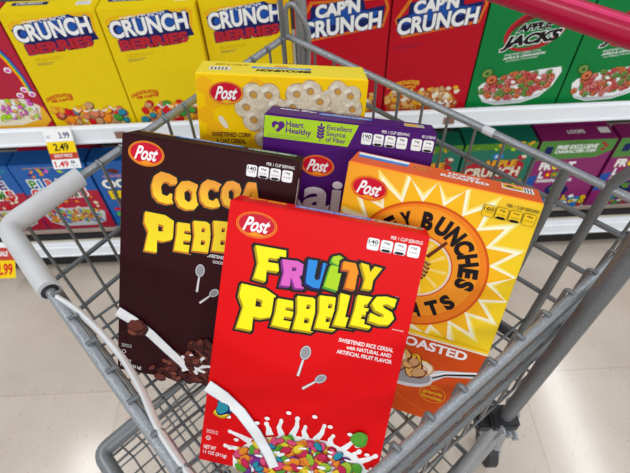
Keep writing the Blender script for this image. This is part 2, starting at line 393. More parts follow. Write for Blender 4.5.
def crunch_berries(x, y, z, w, label, seed):
    dims = (w, .06, .317); t = carton('cereal_box', label, dims, upright(x, y, z), cb_y, cb_y, cb_y, 'yellow berry cereal boxes on the upper shelf')
    s = w * 1000 / 222; p = Print(dims)
    sw = lambda X, Y: (X, Y - (X - 111) * .10)
    for k, (m, g) in enumerate(((ORA, 0), (cb_y, 1.5), (ORA, 3), (cb_y, 4.3), (GOLD, 6), (cb_y, 7))):
        p.poly([(a * s, b) for a, b in ((10 + g, 30 + g * .6), (26 + g, 20 + g * .5), (200 - g, 6 + g), (214 - g, 12 + g), (205 - g, 60 - g), (30, 78 - g), (18 + g, 60 - g))], m)
    p.poly([(a * s, b) for a, b in ((46, 26), (160, 8), (170, 14), (206, 16), (202, 46), (208, 70), (120, 84), (36, 104), (28, 70), (12, 40))], NAVY)
    p.poly([(a * s, b) for a, b in ((50, 28), (158, 12), (166, 20), (190, 26), (184, 44), (120, 52), (36, 64), (28, 50))], ink('royal', 30, 84, 170))
    p.text("CAP'N CRUNCH'S", 46 * s, 14, 106 * s, 9, WHITE, 0.02, warp=sw)
    p.text('CRUNCH', 15 * s, 21, 184 * s, 42, WHITE, 0.04, edge=.035, em=NAVY, warp=sw)
    b = p.build('title_lettering', t); p = Print(dims, base=.0003)
    p.text('BERRIES', 26 * s, 68, 166 * s, 27, ink('berry_red', 186, 36, 50), 0.06, edge=.045, em=NAVY, warp=sw)
    p.build('berries_lettering', t)
    p = Print(dims)
    for i, (a, b, L) in enumerate(((32, 106, 70), (32, 111, 70), (32, 118, 46), (34, 122, 36))):
        p.text('SWEETENED CORN & OAT CEREAL'[:22 - i * 3], a * s, b, L * s, 2.6, OLIVE if i < 2 else NAVY, 0.01, warp=sw)
    p.text('CHOCOLATIZE', 8 * s, 212, 74 * s, 11, ink('burnt_orange', 206, 70, 20), 0.07, warp=lambda X, Y: (X, Y + ((X - 50) / 34) ** 2 * 7 - (X - 50) * .1))
    p.text("ME CAP'N!", 22 * s, 227, 58 * s, 9, ink('burnt_orange', 206, 70, 20), 0.07, warp=lambda X, Y: (X, Y - (X - 50) * .1))
    p.build('small_lettering', t)
    r = random.Random(seed); p = Print(dims)
    flakes(p, 70, (30 * s, 272, 206 * s, 312), (5, 8), [(TAN, BROWN), (CREAM, TAN), (ink('salmon', 220, 130, 90), BROWN)], r)
    flakes(p, 44, (16 * s, 250, 204 * s, 304), (9, 14), MULTI, r, asp=(.85, 1), wob=.04)
    for i in range(5): p.stroke([(70 * s + i * 24, 262 + r.uniform(-8, 8)), (80 * s + i * 24, 268), (88 * s + i * 24, 262)], 5, 2, WHITE)
    p.build('cereal_picture', t)
    p = Print(dims, 'top'); p.rect(20, 10, 104, 26, NAVY); p.text('CRUNCH', 30, 12, 60, 10, WHITE, .02); p.rect(w * 1000 - 50, 16, w * 1000 - 16, 34, WHITE)
    p.text('|||||||', w * 1000 - 47, 18, 28, 14, BLACK, .0); p.build('top_print', t)
    return t
for i, (x, y, w, lab) in enumerate(((-.698, 1.118, .222, 'yellow berry cereal box on the upper shelf, directly above the price tag'),
                                (-.473, 1.118, .225, 'yellow berry cereal box on the upper shelf, middle one of the three yellow ones'),
                                (-.243, 1.14, .212, 'yellow berry cereal box on the upper shelf, set back beside the first red box'))):
    crunch_berries(x, y, .613, w, lab, 10 + i)

def captn(x, w, label, seed):
    dims = (w, .06, .32); t = carton('cereal_box', label, dims, upright(x, 1.118, .613), cb_red, cb_red, cb_red, 'red cereal boxes on the upper shelf')
    p = Print(dims); sw = lambda X, Y: (X, Y - (X - 114) * .12)
    for g, m in ((0, ORA), (1.6, cb_red), (3.2, GOLD), (4.6, cb_red)):
        p.poly([(8 + g, 60 + g), (40 + g, 8 + g), (214 - g, 4 + g), (222 - g, 30), (212 - g, 74 - g), (30 + g, 104 - g)], m)
    p.poly([(40, 20), (160, 2), (168, 30), (212, 22), (210, 66), (120, 82), (24, 96), (12, 58), (38, 46)], NAVY)
    p.poly([(52, 24), (150, 10), (158, 34), (200, 34), (190, 50), (30, 72), (26, 58), (50, 46)], ink('royal', 30, 84, 170))
    p.text("CAP'N", 50, 8, 104, 33, WHITE, .06, edge=.04, em=NAVY, warp=sw)
    p.build('title_lettering', t)
    p = Print(dims, base=.0003); p.text('CRUNCH', 16, 45, 190, 42, WHITE, 0.04, edge=.035, em=NAVY, warp=sw); p.build('crunch_lettering', t)
    p = Print(dims)
    p.text('SWEETENED CORN & OAT CEREAL', 14, 114, 66, 3, NAVY, .01, warp=sw); p.text('NATURALLY FLAVORED', 14, 120, 50, 2.4, NAVY, .01, warp=sw)
    p.text('CRUNCHATIZE', 6, 222, 84, 12, GOLD, .07, warp=lambda X, Y: (X, Y + ((X - 50) / 40) ** 2 * 7 - (X - 50) * .1)); p.text("ME CAP'N!", 20, 237, 62, 9, GOLD, .03)
    p.build('small_lettering', t)
    r = random.Random(seed); p = Print(dims)
    p.poly([(6, 262), (40, 250), (180, 262), (206, 300), (196, 314), (10, 314)], ink('rust', 190, 90, 30))
    flakes(p, 90, (8, 250, 200, 308), (6, 12), [(GOLD, ink('rust', 190, 90, 30)), (TAN, BROWN), (ink('wheat', 226, 176, 96), ink('rust', 190, 90, 30)), (CREAM, TAN)], r, asp=(.6, .9))
    for i in range(4): p.stroke([(120 + i * 16, 290 + r.uniform(-8, 8)), (130 + i * 16, 298), (140 + i * 16, 290)], 6, 3, WHITE)
    p.build('cereal_picture', t)
    return t
captn(-.022, .226, 'bright red cereal box on the upper shelf, next to the yellow boxes', 21)
captn(.208, .226, 'bright red cereal box on the upper shelf, touching the first green box', 22)

def apple_jacks(x, w, label, seed):
    dims = (w, .06, .32); t = carton('cereal_box', label, dims, upright(x, 1.118, .613), cb_green, cb_green, mat('carton_dark_green', (10, 84, 44), .4), 'green cereal boxes on the upper shelf')
    p = Print(dims); sw = lambda X, Y: (X, Y - (X - 120) * .13)
    p.ell(128, 98, 78, 52, ink('apple_red', 186, 30, 46), -.35); p.ell(130, 90, 66, 40, ink('apple_dark', 134, 24, 36), -.35); p.ell(126, 104, 66, 36, cb_green, -.35)
    p.text('APPLE', 80, 80, 84, 19, BLACK, .06, .2, edge=.05, em=WHITE, warp=sw); p.build('apple_lettering', t)
    p = Print(dims, base=.0003); p.text('JACKS', 52, 106, 142, 38, BLACK, .055, .25, edge=.05, em=WHITE, warp=sw)
    p.build('title_lettering', t)
    p = Print(dims); p.text('SWEETENED CEREAL WITH', 66, 154, 90, 5, WHITE, .01, .2, warp=sw); p.text('APPLE & CINNAMON', 66, 162, 104, 7, WHITE, .03, .2, warp=sw)
    p.text('NATURALLY FLAVORED', 74, 172, 80, 4, WHITE, .01, .2, warp=sw); p.build('small_lettering', t)
    r = random.Random(seed); p = Print(dims)
    oy = 15
    _p = p; p = Print(dims); p.oy = oy
    p.poly([(22, 238), (30, 226), (90, 206), (170, 192), (226, 186), (232, 200), (222, 240), (196, 274), (150, 292), (80, 296), (44, 284), (28, 262)], WHITE)
    p.poly([(36, 272), (60, 282), (150, 282), (196, 262), (210, 246), (196, 270), (150, 289), (80, 293), (48, 283)], LGREY)
    ins = lambda X, Y: ((X - 126) / 96) ** 2 + ((Y - 236 + (X - 126) * .17) / 38) ** 2 < 1
    loop = [(ink('loop_red', 206, 84, 84), DRED, ink('loop_hole', 110, 34, 34)), (ink('loop_orange', 214, 116, 70), BROWN, ink('loop_hole', 110, 34, 34)), (ink('loop_green', 116, 150, 70), ink('loop_green_dark', 50, 90, 40), ink('green_hole', 50, 80, 40)), (ink('loop_pink', 216, 130, 120), DRED, ink('loop_hole', 110, 34, 34))]
    flakes(p, 190, (28, 196, 226, 280), (8, 10), loop, r, dark=ins, asp=(.7, .95), wob=.02)
    for a, b in ((110, 224), (122, 240), (176, 214)): p.ell(a, b, 7, 4, WHITE, .4)
    flakes(p, 1, (34, 196, 36, 198), (15, 16), [loop[2]], r, asp=(.9, .95), wob=.02); flakes(p, 1, (50, 214, 52, 216), (15, 16), [loop[1]], r, asp=(.9, .95), wob=.02)
    p.build('cereal_bowl_picture', t)
    return t
apple_jacks(.438, .248, 'green cereal box on the upper shelf, next to the red box, its lettering fully visible', 31)
apple_jacks(.690, .248, 'green cereal box on the upper shelf, half hidden under the pink-red cart handle', 32)

# the crimson box at the left end with rainbow and bowl
dims = (.225, .06, .317)
t = carton('cereal_box', 'crimson cereal box with a printed rainbow and a bowl, left of the yellow boxes', dims, upright(-.927, 1.118, .613), cb_crim, cb_crim, cb_crim)
p = Print(dims)
for k, c in enumerate((RED, ORA, YEL, GREEN, BLUE, PURP)):
    p.stroke([(120 + k * 5, 20 + k * 3), (158 + k * 4.4, 60), (184 + k * 3.6, 110), (198 + k * 3, 160), (202 + k * 2.6, 214)], 5.4, 3.4, c)
for a, b in ((170, 92), (182, 140), (196, 196), (178, 212), (210, 210)): p.ell(a, b, 9, 8, WHITE); p.ell(a, b + 1, 6, 5, PINK)
p.build('rainbow_picture', t)
p = Print(dims); r = random.Random(5)
p.poly([(10, 250), (60, 228), (180, 228), (220, 252), (224, 292), (200, 314), (10, 314)], GOLD)
p.poly([(10, 240), (60, 222), (180, 222), (214, 246), (200, 286), (140, 304), (20, 304)], CREAM)
flakes(p, 110, (14, 226, 200, 284), (6, 9), [(CREAM, TAN, BROWN), (ink('wheat', 226, 176, 96), BROWN), (PINK, PURP), (LIME, GREEN), (WHITE, LGREY)], r)
p.build('cereal_bowl_picture', t)

# lower shelf
def lower_box(x, y, w, base_m, side_m, label, group, art, seed, name='cereal_box', h=.302):
    dims = (w, .07, h); t = carton(name, label, dims, upright(x, y, .1505), base_m, base_m, side_m, group)
    p = Print(dims); p2 = Print(dims); r = random.Random(seed); W = w * 1000
    if art == 'pirate':
        p.rect(0, 110, W, 300, cb_crim)
        p.poly([(0, 130), (60, 116), (W, 118), (W, 96), (0, 96)], base_m)
        for i in range(16): p.ell(r.uniform(16, W - 16), r.uniform(20, 50), r.uniform(5, 9), r.uniform(4, 8), r.choice([ORA, PINK, LIME, YEL, TEAL, PURP]), r.uniform(0, 3))
        for i, (ch, c) in enumerate(zip('PIRATE', (GREEN, BLUE, RED, GREEN, RED, PURP))):
            p2.text(ch, 32 + i * 27, 64, 23 if ch != 'I' else 9, 36, c, .04, edge=.09, em=WHITE)
        for i, (ch, c) in enumerate(zip('CHARMS', (RED, GREEN, BLUE, RED, GREEN, RED))):
            p2.text(ch, 22 + i * 30, 104, 26, 40, c, .04, edge=.09, em=WHITE)
        p.text('MARSHMALLOW CEREAL', 40, 12, 130, 5, GOLD, .01)
        flakes(p, 26, (30, 140, W - 20, 200), (6, 10), [(RED, DRED), (ORA, DRED), (CREAM, TAN)], r)
        p.poly([(14, 214), (60, 196), (180, 194), (W - 12, 216), (W - 24, 266), (170, 284), (60, 284), (24, 262)], LGREY)
        flakes(p, 170, (30, 204, W - 30, 262), (5, 9), [(CREAM, TAN), (TAN, BROWN), (ink('wheat', 226, 176, 96), BROWN), (RED, DRED), (LIME, GREEN), (BLUE, NAVY), (ORA, BROWN)], r)
        p.build('cereal_picture', t); p2.build('title_lettering', t)
    elif art == 'oops':
        p.ell(70, 40, 18, 10, BROWN, .2); p.text("CAP'N CRUNCH'S", 30, 56, 100, 10, RED, .03, edge=.03, em=WHITE); p.build('small_lettering', t)
        p2.text('OOPS!', 16, 74, 150, 42, WHITE, .05, edge=.05, em=NAVY); p2.text('ALL', 172, 86, 40, 24, GREEN, .04, edge=.04, em=WHITE)
        p2.text('BERRIES', 24, 124, 180, 40, YEL, .05, edge=.05, em=NAVY); p2.build('title_lettering', t)
        p = Print(dims); flakes(p, 90, (20, 210, W - 12, 290), (9, 14), [(ink('g1', 90, 180, 60), GREEN), (ink('p1', 130, 60, 160), PURP), (RED, DRED), (BLUE, NAVY)], r, asp=(.85, 1), wob=.05)
        p.build('cereal_picture', t)
    elif art == 'crunch':
        p.poly([(0, 0), (W, 0), (W, 20), (0, 26)], ink('leaf', 88, 140, 40))
        flakes(p, 26, (6, 2, W - 6, 26), (5, 10), [(LIME, GREEN), (ink('leaf', 88, 140, 40), GREEN), (GOLD, OLIVE)], r)
        p.ell(112, 52, 18, 12, BLUE); p.text('K', 104, 46, 14, 12, WHITE, .03)
        for a in (20, 190): p.ell(a, 60, 14, 10, ink('apple_red', 186, 30, 46), .4); p.ell(a + 6, 56, 9, 6, CREAM, .4)
        p.build('apple_pictures', t)
        p2.poly([(8, 92), (40, 76), (190, 74), (206, 90), (200, 150), (20, 150), (6, 120)], ink('apple_red', 186, 30, 46))
        p2.text('APPLE', 70, 68, 110, 30, GOLD, .04, edge=.04, em=DRED); p2.build('apple_lettering', t)
        p2 = Print(dims, base=.0003); p2.text('CRUNCH', 16, 98, 182, 42, CREAM, .045, edge=.04, em=DRED); p2.build('title_lettering', t)
        p = Print(dims); flakes(p, 110, (10, 160, W - 10, 290), (8, 13), [(GOLD, BROWN), (LIME, GREEN), (TAN, BROWN), (ink('loop_red', 206, 84, 84), DRED)], r); p.build('cereal_picture', t)
    elif art == 'froot':
        p.poly([(0, 0), (W, 0), (W, 44), (W * .82, 72), (0, 78)], ink('banner_green', 86, 140, 66))
        p.text('FREE EXCLUSIVE', 54, 18, 130, 17, WHITE, .04, .15); p.text('CHARACTER ITEM', 54, 38, 130, 13, WHITE, .04, .15)
        p.text('COLLECT ALL', 80, 6, 70, 5, BLACK, .02); p.rect(20, 22, 44, 54, NAVY, 5)
        for a, b in ((198, 16), (210, 26), (204, 40)): p.ell(a, b, 8, 5, ink('cherry', 170, 40, 50), .5)
        p.build('banner', t)
        p2.text('FR', 26, 86, 40, 34, WHITE, .06, edge=.05, em=cb_crim); p2.ell(78, 104, 12, 15, YEL); p2.ell(78, 104, 5, 6, BLUE); p2.ell(102, 104, 12, 15, ORA); p2.ell(102, 104, 5, 6, GREEN); p2.text('T', 116, 88, 24, 34, WHITE, .06)
        p2.text('L', 34, 126, 18, 32, WHITE, .06); p2.ell(64, 142, 11, 14, RED); p2.ell(64, 142, 5, 6, YEL); p2.ell(86, 142, 11, 14, GREEN); p2.ell(86, 142, 5, 6, ORA); p2.text('PS', 98, 126, 38, 32, WHITE, .06)
        p2.text('MARSHMALLOWS', 34, 162, 120, 14, WHITE, .04, .2); p2.build('title_lettering', t)
        p = Print(dims); p.poly([(0, 150), (30, 140), (26, 220), (0, 230)], ink('royal', 30, 84, 170))
        p.ell(118, 214, 42, 26, NAVY, .2); p.ell(110, 208, 18, 12, ink('leaf', 88, 140, 40), .2); p.ell(130, 210, 14, 12, PURP, .2)
        flakes(p, 90, (40, 246, W - 8, 296), (8, 12), [(YEL, ORA, BROWN), (RED, DRED, BROWN), (BLUE, NAVY, NAVY), (PURP, NAVY), (WHITE, LGREY), (GREEN, MGREEN)], r)
        p.build('cereal_picture', t)
        p = Print(dims, 'top'); p.rect(0, 0, W, 70, cb_mag); p.text('LOOPS', 92, 20, 54, 18, WHITE, .04); p.rect(W - 44, 12, W - 10, 40, WHITE, 3); p.build('top_print', t)
    return t
lower_box(-1.172, 1.155, .232, cb_blue, cb_blue, 'blue and red cereal box on the lower shelf, at the far left edge', 'blue and red boxes on the lower shelf', 'pirate', 41)
lower_box(-.936, 1.155, .236, cb_blue, cb_blue, 'blue and red cereal box on the lower shelf, behind the cart corner bumper', 'blue and red boxes on the lower shelf', 'pirate', 42)
lower_box(-.692, 1.155, .23, cb_blue, cb_blue, 'plain blue cereal box with yellow lettering, lower shelf, left of the brown box', 'blue berry boxes on the lower shelf', 'oops', 43)
lower_box(-.456, 1.155, .23, cb_blue, cb_blue, 'blue cereal box on the lower shelf mostly hidden behind the brown box', 'blue berry boxes on the lower shelf', 'oops', 44)
lower_box(.252, 1.155, .226, cb_teal, cb_teal, 'teal apple cereal box on the lower shelf, peeking out beside the purple box', 'teal apple boxes on the lower shelf', 'crunch', 45)
lower_box(.486, 1.155, .226, cb_teal, cb_teal, 'teal apple cereal box on the lower shelf, full red title patch seen through cart wires', 'teal apple boxes on the lower shelf', 'crunch', 46)
lower_box(.722, 1.155, .236, cb_mag, cb_mag, 'purple-pink cereal box with a green banner on the lower shelf seen through the cart', 'purple boxes on the lower shelf', 'froot', 47)
lower_box(.970, 1.155, .236, cb_mag, cb_mag, 'purple-pink cereal box on the lower shelf cut off by the right edge of the view', 'purple boxes on the lower shelf', 'froot', 48)
lower_box(.722, 1.235, .236, cb_mag, cb_mag, 'purple-pink cereal box in the second row, behind the one with the green banner', 'purple boxes on the lower shelf', None, 49)
lower_box(-.936, 1.235, .236, cb_crim, cb_crim, 'dark red topped cereal box in the second row behind the blue marshmallow box', None, None, 50)
lower_box(.486, 1.235, .226, cb_teal, cb_teal, 'teal cereal box in the second row behind the apple box', None, None, 51)

# price tags
def tag_card(name, label, tl, tr, bl, br, rows):
    t = thing(name, label, 'price tag', tl, group=None)
    o = Vector(tl); ux = Vector(tr) - o; uy = Vector(bl) - o; n = ux.cross(uy).normalized()
    if n.y > 0: n = -n
    mb = MB(); m = WHITE; k = 0
    th = n * .0006; P = [Vector((0, 0, 0)), ux, Vector(br) - o, uy]
    vs = P + [q - th for q in P]
    card = link('card', vs, [[0, 1, 2, 3], [7, 6, 5, 4], [0, 4, 5, 1], [1, 5, 6, 2], [2, 6, 7, 3], [3, 7, 4, 0]], [m], None, t)
    p = Print((1, 1, 1), 'flat')
    rows(p)
    def mp(v, j): return ux * (v[0] * 10) + uy * (v[1] * 10) + n * (.0004 + .00002 * j)
    # print coordinates run 0..100 over the card in both directions
    k = 0; vv = []
    for i, v in enumerate(p.mb.v): vv.append(v)
    # recover layer per vertex from face order
    lay = [0] * len(vv)
    for j, f in enumerate(p.mb.f):
        for q in f: lay[q] = p.lay[q]
    out = [mp(v, lay[i]) for i, v in enumerate(vv)]
    link('tag_print', out, p.mb.f, p.mb.mats, p.mb.m, t)
    return t
_old = Print._put
def _put2(s, v2, f, m):
    a = len(s.mb.v); _old(s, v2, f, m)
    if not hasattr(s, 'lay'): s.lay = []
    s.lay += [s.k] * (len(s.mb.v) - a)
Print._put = _put2
def rows_a(p):
    p.rect(0, 0, 100, 100, WHITE); p.text('REG', 8, 16, 14, 7, GREY, .01); p.text('3.99', 52, 10, 38, 15, NAVY, .02)
    p.rect(0, 32, 100, 60, YEL); p.text('2.49', 22, 36, 54, 19, BLACK, .03); p.rect(0, 60, 100, 76, ink('tag_red', 196, 66, 50)); p.text('EVENT PRICE', 16, 63, 64, 8, WHITE, .02)
    p.text('1.49', 8, 80, 50, 16, RED, .03); p.text('EA', 68, 80, 16, 8, NAVY, .04); p.text('With Card', 64, 91, 26, 5, GREY, .01)
tag_card('price_tag', 'white, yellow and red price tag reading 2.49 hanging from the upper shelf rail', (-.722, 1.086, .632), (-.645, 1.086, .634), (-.716, 1.036, .532), (-.639, 1.036, .534), rows_a)
def rows_b(p):
    p.rect(0, 0, 100, 100, WHITE); p.rect(0, 14, 100, 50, ink('tag_red', 196, 66, 50)); p.rect(0, 50, 100, 100, YEL); p.text('2.99', 16, 58, 72, 34, RED, .04); p.text('SALE', 30, 24, 40, 14, WHITE, .03)
tag_card('price_tag', 'yellow and red price tag on the lower shelf rail, cut off at left', (-1.106, 1.086, .175), (-1.030, 1.086, .172), (-1.115, 1.002, .082), (-1.039, 1.002, .079), rows_b)
Print._put = _old
def label_card(x, z, label):
    mb = MB(); mb.box((0, 0, 0), (.03, .0008, .022), ink('card_brown', 150, 110, 96)); o = mb.build('shelf_label')
    o.location = (x, 1.0885, z); o['label'] = label; o['category'] = 'shelf label'; return o
label_card(-.535, .588, 'small brown square label on the upper shelf rail, below the yellow boxes')
label_card(.375, .586, 'small brown square label on the upper shelf rail, below the green boxes')

# ------------------------------------------------------------------ the shopping cart
RZ = CAM_Z - .385
Lc, Tc, Rc, Bc = Vector((-.335, .356, RZ)), Vector((-.028, .751, RZ)), Vector((.373, .333, RZ)), Vector((-.048, .031, RZ))
def fz(x, y): return CAM_Z - .58473 - .116712 * x - .138724 * y - .0045   # sloping basket floor
cart = thing('shopping_cart', 'grey wire shopping cart with pink-red handle, holding five cereal boxes', 'shopping cart', (.05, .4, 0))
CO = (.05, .4, 0)
e_w = (Bc - Lc).normalized(); e_r = Vector((.749, .662, 0))
def lerp(a, b, t): return a + (b - a) * t
def panel(a, b, spacing, r, rails, name, inset=Vector((0, 0, 0)), loops=True, rr=.0034, thick=()):
    mb = MB(); n = int((b - a).length / spacing)
    outn = (b - a).normalized().cross(Vector((0, 0, 1)))
    if outn.dot((a + b) / 2 - Vector((-.01, .37, RZ))) < 0: outn = -outn
    for i in range(1, n + 1):
        p = lerp(a, b, (i - .5) / n); q = Vector((p.x, p.y, fz(p.x, p.y)))
        if loops: mb.tube(roundpath([p + outn * .001 + Vector((0, 0, .0055)), p - outn * .0075 + Vector((0, 0, .0055)), p - outn * .0075 + Vector((0, 0, -.03)), q], .004, 3), r, wire_m, 6)
        else: mb.tube([p, q], r, wire_m, 6)
    for z in rails:
        pa = Vector((a.x, a.y, z if z > 0 else fz(a.x, a.y) - z)); pb = Vector((b.x, b.y, z if z > 0 else fz(b.x, b.y) - z))
        mb.tube([pa, pb], rr, wire_m, 8)
    return mb.build(name, cart, True, CO)
zf = CAM_Z
panel(Lc, Tc, .034, .0021, (zf - .492, zf - .566), 'side_wire_panel', rr=.0032)
panel(Bc, Rc, .036, .0021, (zf - .445, zf - .53), 'side_wire_panel', rr=.0046)
panel(Lc, Bc, .034, .0021, (zf - .475, zf - .54), 'front_wire_panel', rr=.0032)
panel(Tc, Rc, .040, .0021, (zf - .437, zf - .52, zf - .6), 'rear_wire_panel', loops=False, rr=.0036)
# basket floor
mb = MB()
def F(u, v):  # u along the front to rear axis, v across
    p = lerp(lerp(Lc, Bc, v), lerp(Tc, Rc, v), u); return Vector((p.x, p.y, fz(p.x, p.y)))
for i in range(19): mb.tube([F(0, i / 18), F(1, i / 18)], .0021, wire_m, 6)
for i in range(20):
    a, b = F(i / 19, 0), F(i / 19, 1); mb.tube([a - Vector((0, 0, .0036)), b - Vector((0, 0, .0036))], .0021, wire_m, 6)
for i in (5, 13): a, b = F(i / 19, 0), F(i / 19, 1); mb.tube([a - Vector((0, 0, .009)), b - Vector((0, 0, .009))], .0045, wire_m, 8)
mb.build('basket_floor_grid', cart, True, CO)
for a, b, r in ((Lc, Bc, .0050), (Bc, Rc, .0046), (Tc, Lc, .0052), (Rc, Tc, .0050)):
    d = (b - a).normalized() * .01
    m2 = MB(); m2.tube([a - d * .2, b + d * .2], r, cart_m, 10); m2.build('rim_tube', cart, True, CO)
# corner bumper
mb = MB()
pth = roundpath([lerp(Lc, Tc, .195), Lc + Vector((.002, 0, 0)), lerp(Lc, Bc, .265)], .016, 8)
mb.tube(pth, .0135, bumper_m, 16, flat=.8); mb.build('corner_bumper', cart, True, CO)
mb = MB(); q = lerp(Lc, Bc, .25); mb.tube([q, lerp(Lc, Bc, .268)], .0085, dark_m, 12); mb.build('bumper_end_plug', cart, True, CO)
# handle above the rear side
hc = Vector((.255, .615, CAM_Z - .27)); hd = Vector((.672, -.740, 0)).normalized()
mb = MB(); mb.tube([hc - hd * .27, hc + hd * .27], .0165, handle_m, 20); hb = mb.build('handle', cart, True, CO)
mb = MB(); mb.tube([hc - hd * .2 + Vector((-.006, -.005, .0145)), hc + hd * .2 + Vector((-.006, -.005, .0145))], .0035, mat('handle_insert', (226, 60, 110), .3), 8); mb.build('handle_ridge', hb, True, CO)
for s_ in (-1, 1):
    m2 = MB(); m2.tube([hc + hd * .255 * s_, hc + hd * .275 * s_], .019, dark_m, 16); m2.build('handle_end_cap', hb, True, CO)
# rear uprights: right hand pair and the post rising at the far corner
def upr(name, pts, r, m=cart_m, rad=.03):
    m2 = MB(); m2.tube(roundpath(pts, rad, 6), r, m, 12); return m2.build(name, cart, True, CO)
x1 = lerp(Tc, Rc, .90); x2 = lerp(Tc, Rc, .815)
upr('rear_upright', [(x1.x, x1.y, CAM_Z - .735), (x1.x, x1.y, RZ + .012), (x1.x + .012, x1.y - .012, RZ + .045), hc + hd * .25], .0064, wire_m)
upr('rear_upright', [(x2.x, x2.y, CAM_Z - .735), (x2.x, x2.y, RZ)], .0062, wire_m)
upr('rear_cross_bar', [(x1.x, x1.y, CAM_Z - .735), (x2.x, x2.y, CAM_Z - .735)], .0075, dark_m)
xl = Tc + Vector((.024, .006, 0))
upr('rear_upright', [(xl.x, xl.y, .5), (xl.x, xl.y, RZ + .095), hc - hd * .25], .0095, cart_m)
upr('rear_upright', [(Tc.x - .006, Tc.y - .012, fz(Tc.x, Tc.y)), (Tc.x - .006, Tc.y - .012, RZ + .10), hc - hd * .22], .004, wire_m)
# hook of the hinged rear gate
upr('gate_hook', [(Tc.x + .03, Tc.y + .0, RZ - .10), (Tc.x + .036, Tc.y - .006, RZ + .015), (Tc.x + .012, Tc.y - .004, RZ + .055), (Tc.x, Tc.y, RZ + .045), (Tc.x, Tc.y, RZ)], .0042, cart_m, .02)
m2 = MB(); w_ = lerp(Tc, Rc, .625); w2 = lerp(Tc, Rc, .65); m2.tube([w_, w2], .0056, mat('pale_grey_paint', (206, 208, 208), .4), 10); m2.build('rim_pale_band', cart, True, CO)  # short paler band around the rear rim tube
# stout side post with clamp
PX, PY = .257, .230
m2 = MB(); m2.tube(roundpath([(PX, PY, .12), (PX, PY, RZ + .10), (PX + .16, PY + .17, RZ + .115)], .02, 5), .0098, mat('post_grey', (104, 107, 110), .4, .4, .5, .2, 700, .2, 700), 14, up=Vector((.72, .69, 0))); m2.build('side_post', cart, True, CO)
m2 = MB(); m2.box((PX - .022, PY - .016, .724), (PX + .016, PY + .016, .742), dark_m, .003); m2.box((PX - .038, PY - .01, .706), (PX - .018, PY + .01, .728), dark_m, .003)
for k in range(3): m2.tube([(PX - .01 + k * .012, PY - .024, .735 - k * .012), (PX - .01 + k * .012, PY - .012, .735 - k * .012)], .005, cart_m, 8)
m2.build('post_clamp', cart, True, CO)
# the matching post on the other side
PX2, PY2 = -.235, .545
m2 = MB(); m2.tube([(PX2, PY2, .12), (PX2, PY2, .62)], .0115, cart_m, 14); m2.build('side_post', cart, True, CO)
# lower basket
LZ = .52
l1 = Vector((-.400, .272, LZ)); l2 = l1 + e_w * .44; l3 = l2 + Vector((.36, .30, 0)); l4 = l1 + Vector((.355, .335, 0)) + Vector((0, 0, 0))
lowb = MB(); lowb.tube(roundpath([lerp(l1, l4, .22), l1, l2, lerp(l2, l3, .22)], .018, 6), .0145, mat('tray_rim', (128, 130, 132), .4, .4, .5, .15, 500), 12)
lowb.tube([lerp(l1, l4, .2), l4, l3, lerp(l2, l3, .2)], .0055, wire_m, 8)
tray = lowb.build('lower_basket_rim', cart, True, CO)
mb = MB(); n1, n2 = 15, 16
def G(u, v, dz): p = lerp(lerp(l1, l2, v), lerp(l4, l3, v), u); return Vector((p.x, p.y, LZ + dz))
for i in range(n1 + 1): mb.tube([G(0, i / n1, 0), G(0, i / n1, -.1), G(1, i / n1, -.12), G(1, i / n1, 0)], .002, wire_m, 6)
for i in range(n2 + 1): mb.tube([G(i / n2, 0, 0), G(i / n2, 0, -.102), G(i / n2, 1, -.102), G(i / n2, 1, 0)], .002, wire_m, 6)
for dz in (-.04, -.075): mb.tube([G(1, 0, dz), G(0, 0, dz), G(0, 1, dz), G(1, 1, dz)], .003, wire_m, 6)
mb.build('lower_basket_wires', cart, True, CO)
# base frame
BZ = .15
upr('base_frame_tube', [(PX + .03, PY + .03, BZ), (.13, .0, BZ)], .013)
upr('base_frame_tube', [(.441, .385, BZ + .02), (PX, PY, BZ), (-.02, .02, BZ), (-.27, .30, BZ), (PX2, PY2, BZ), (.04, .80, BZ + .02)], .013, cart_m, .05)
upr('base_cross_tube', [(PX, PY, BZ), (PX2, PY2, BZ)], .011)
upr('side_stay', [(PX + .015, PY + .02, .735), (PX + .05, PY + .045, .66), (PX + .035, PY + .01, .56)], .008, cart_m, .03)
upr('side_stay', [(PX - .005, PY + .0, .73), (.165, .150, .50)], .0075, cart_m)
upr('side_stay', [(PX + .02, PY + .01, .72), (.19, .17, .40)], .0095, cart_m)
# casters
def caster(x, y):
    m2 = MB(); m2.box((x - .022, y - .03, .085), (x + .022, y + .03, .093), cart_m, .002)
    for s_ in (-1, 1): m2.box((x + s_ * .018 - .0015, y - .02, .045), (x + s_ * .018 + .0015, y + .022, .088), cart_m, .001)
    m2.tube([(x, y, .092), (x, y, .155)], .008, cart_m, 10)
    fk = m2.build('caster_fork', cart, True, CO)
    m2 = MB(); m2.tube([(x - .012, y, .055), (x - .010, y, .055), (x + .010, y, .055), (x + .012, y, .055)], .0535, rubber_m, 24); m2.build('wheel', fk, True, CO)
caster(.441, .385); caster(.05, .80); caster(-.02, .05); caster(-.26, .30)
# bowed clear strip of a sign holder inside the front panel
pts = [(-.247, .260), (-.229, .245), (-.204, .22), (-.176, .19), (-.152, .159), (-.133, .131), (-.115, .114), (-.089, .085), (-.075, .072)]
mb = MB(); mb.tube(roundpath([(a + .005 * math.sin(math.pi * min(1, k / 6)), b + .005 * math.sin(math.pi * min(1, k / 6)), 1.033) for k, (a, b) in enumerate(pts)], .01, 2), .010, strip_m, 10, flat=.32); mb.build('sign_strip', cart, True, CO)

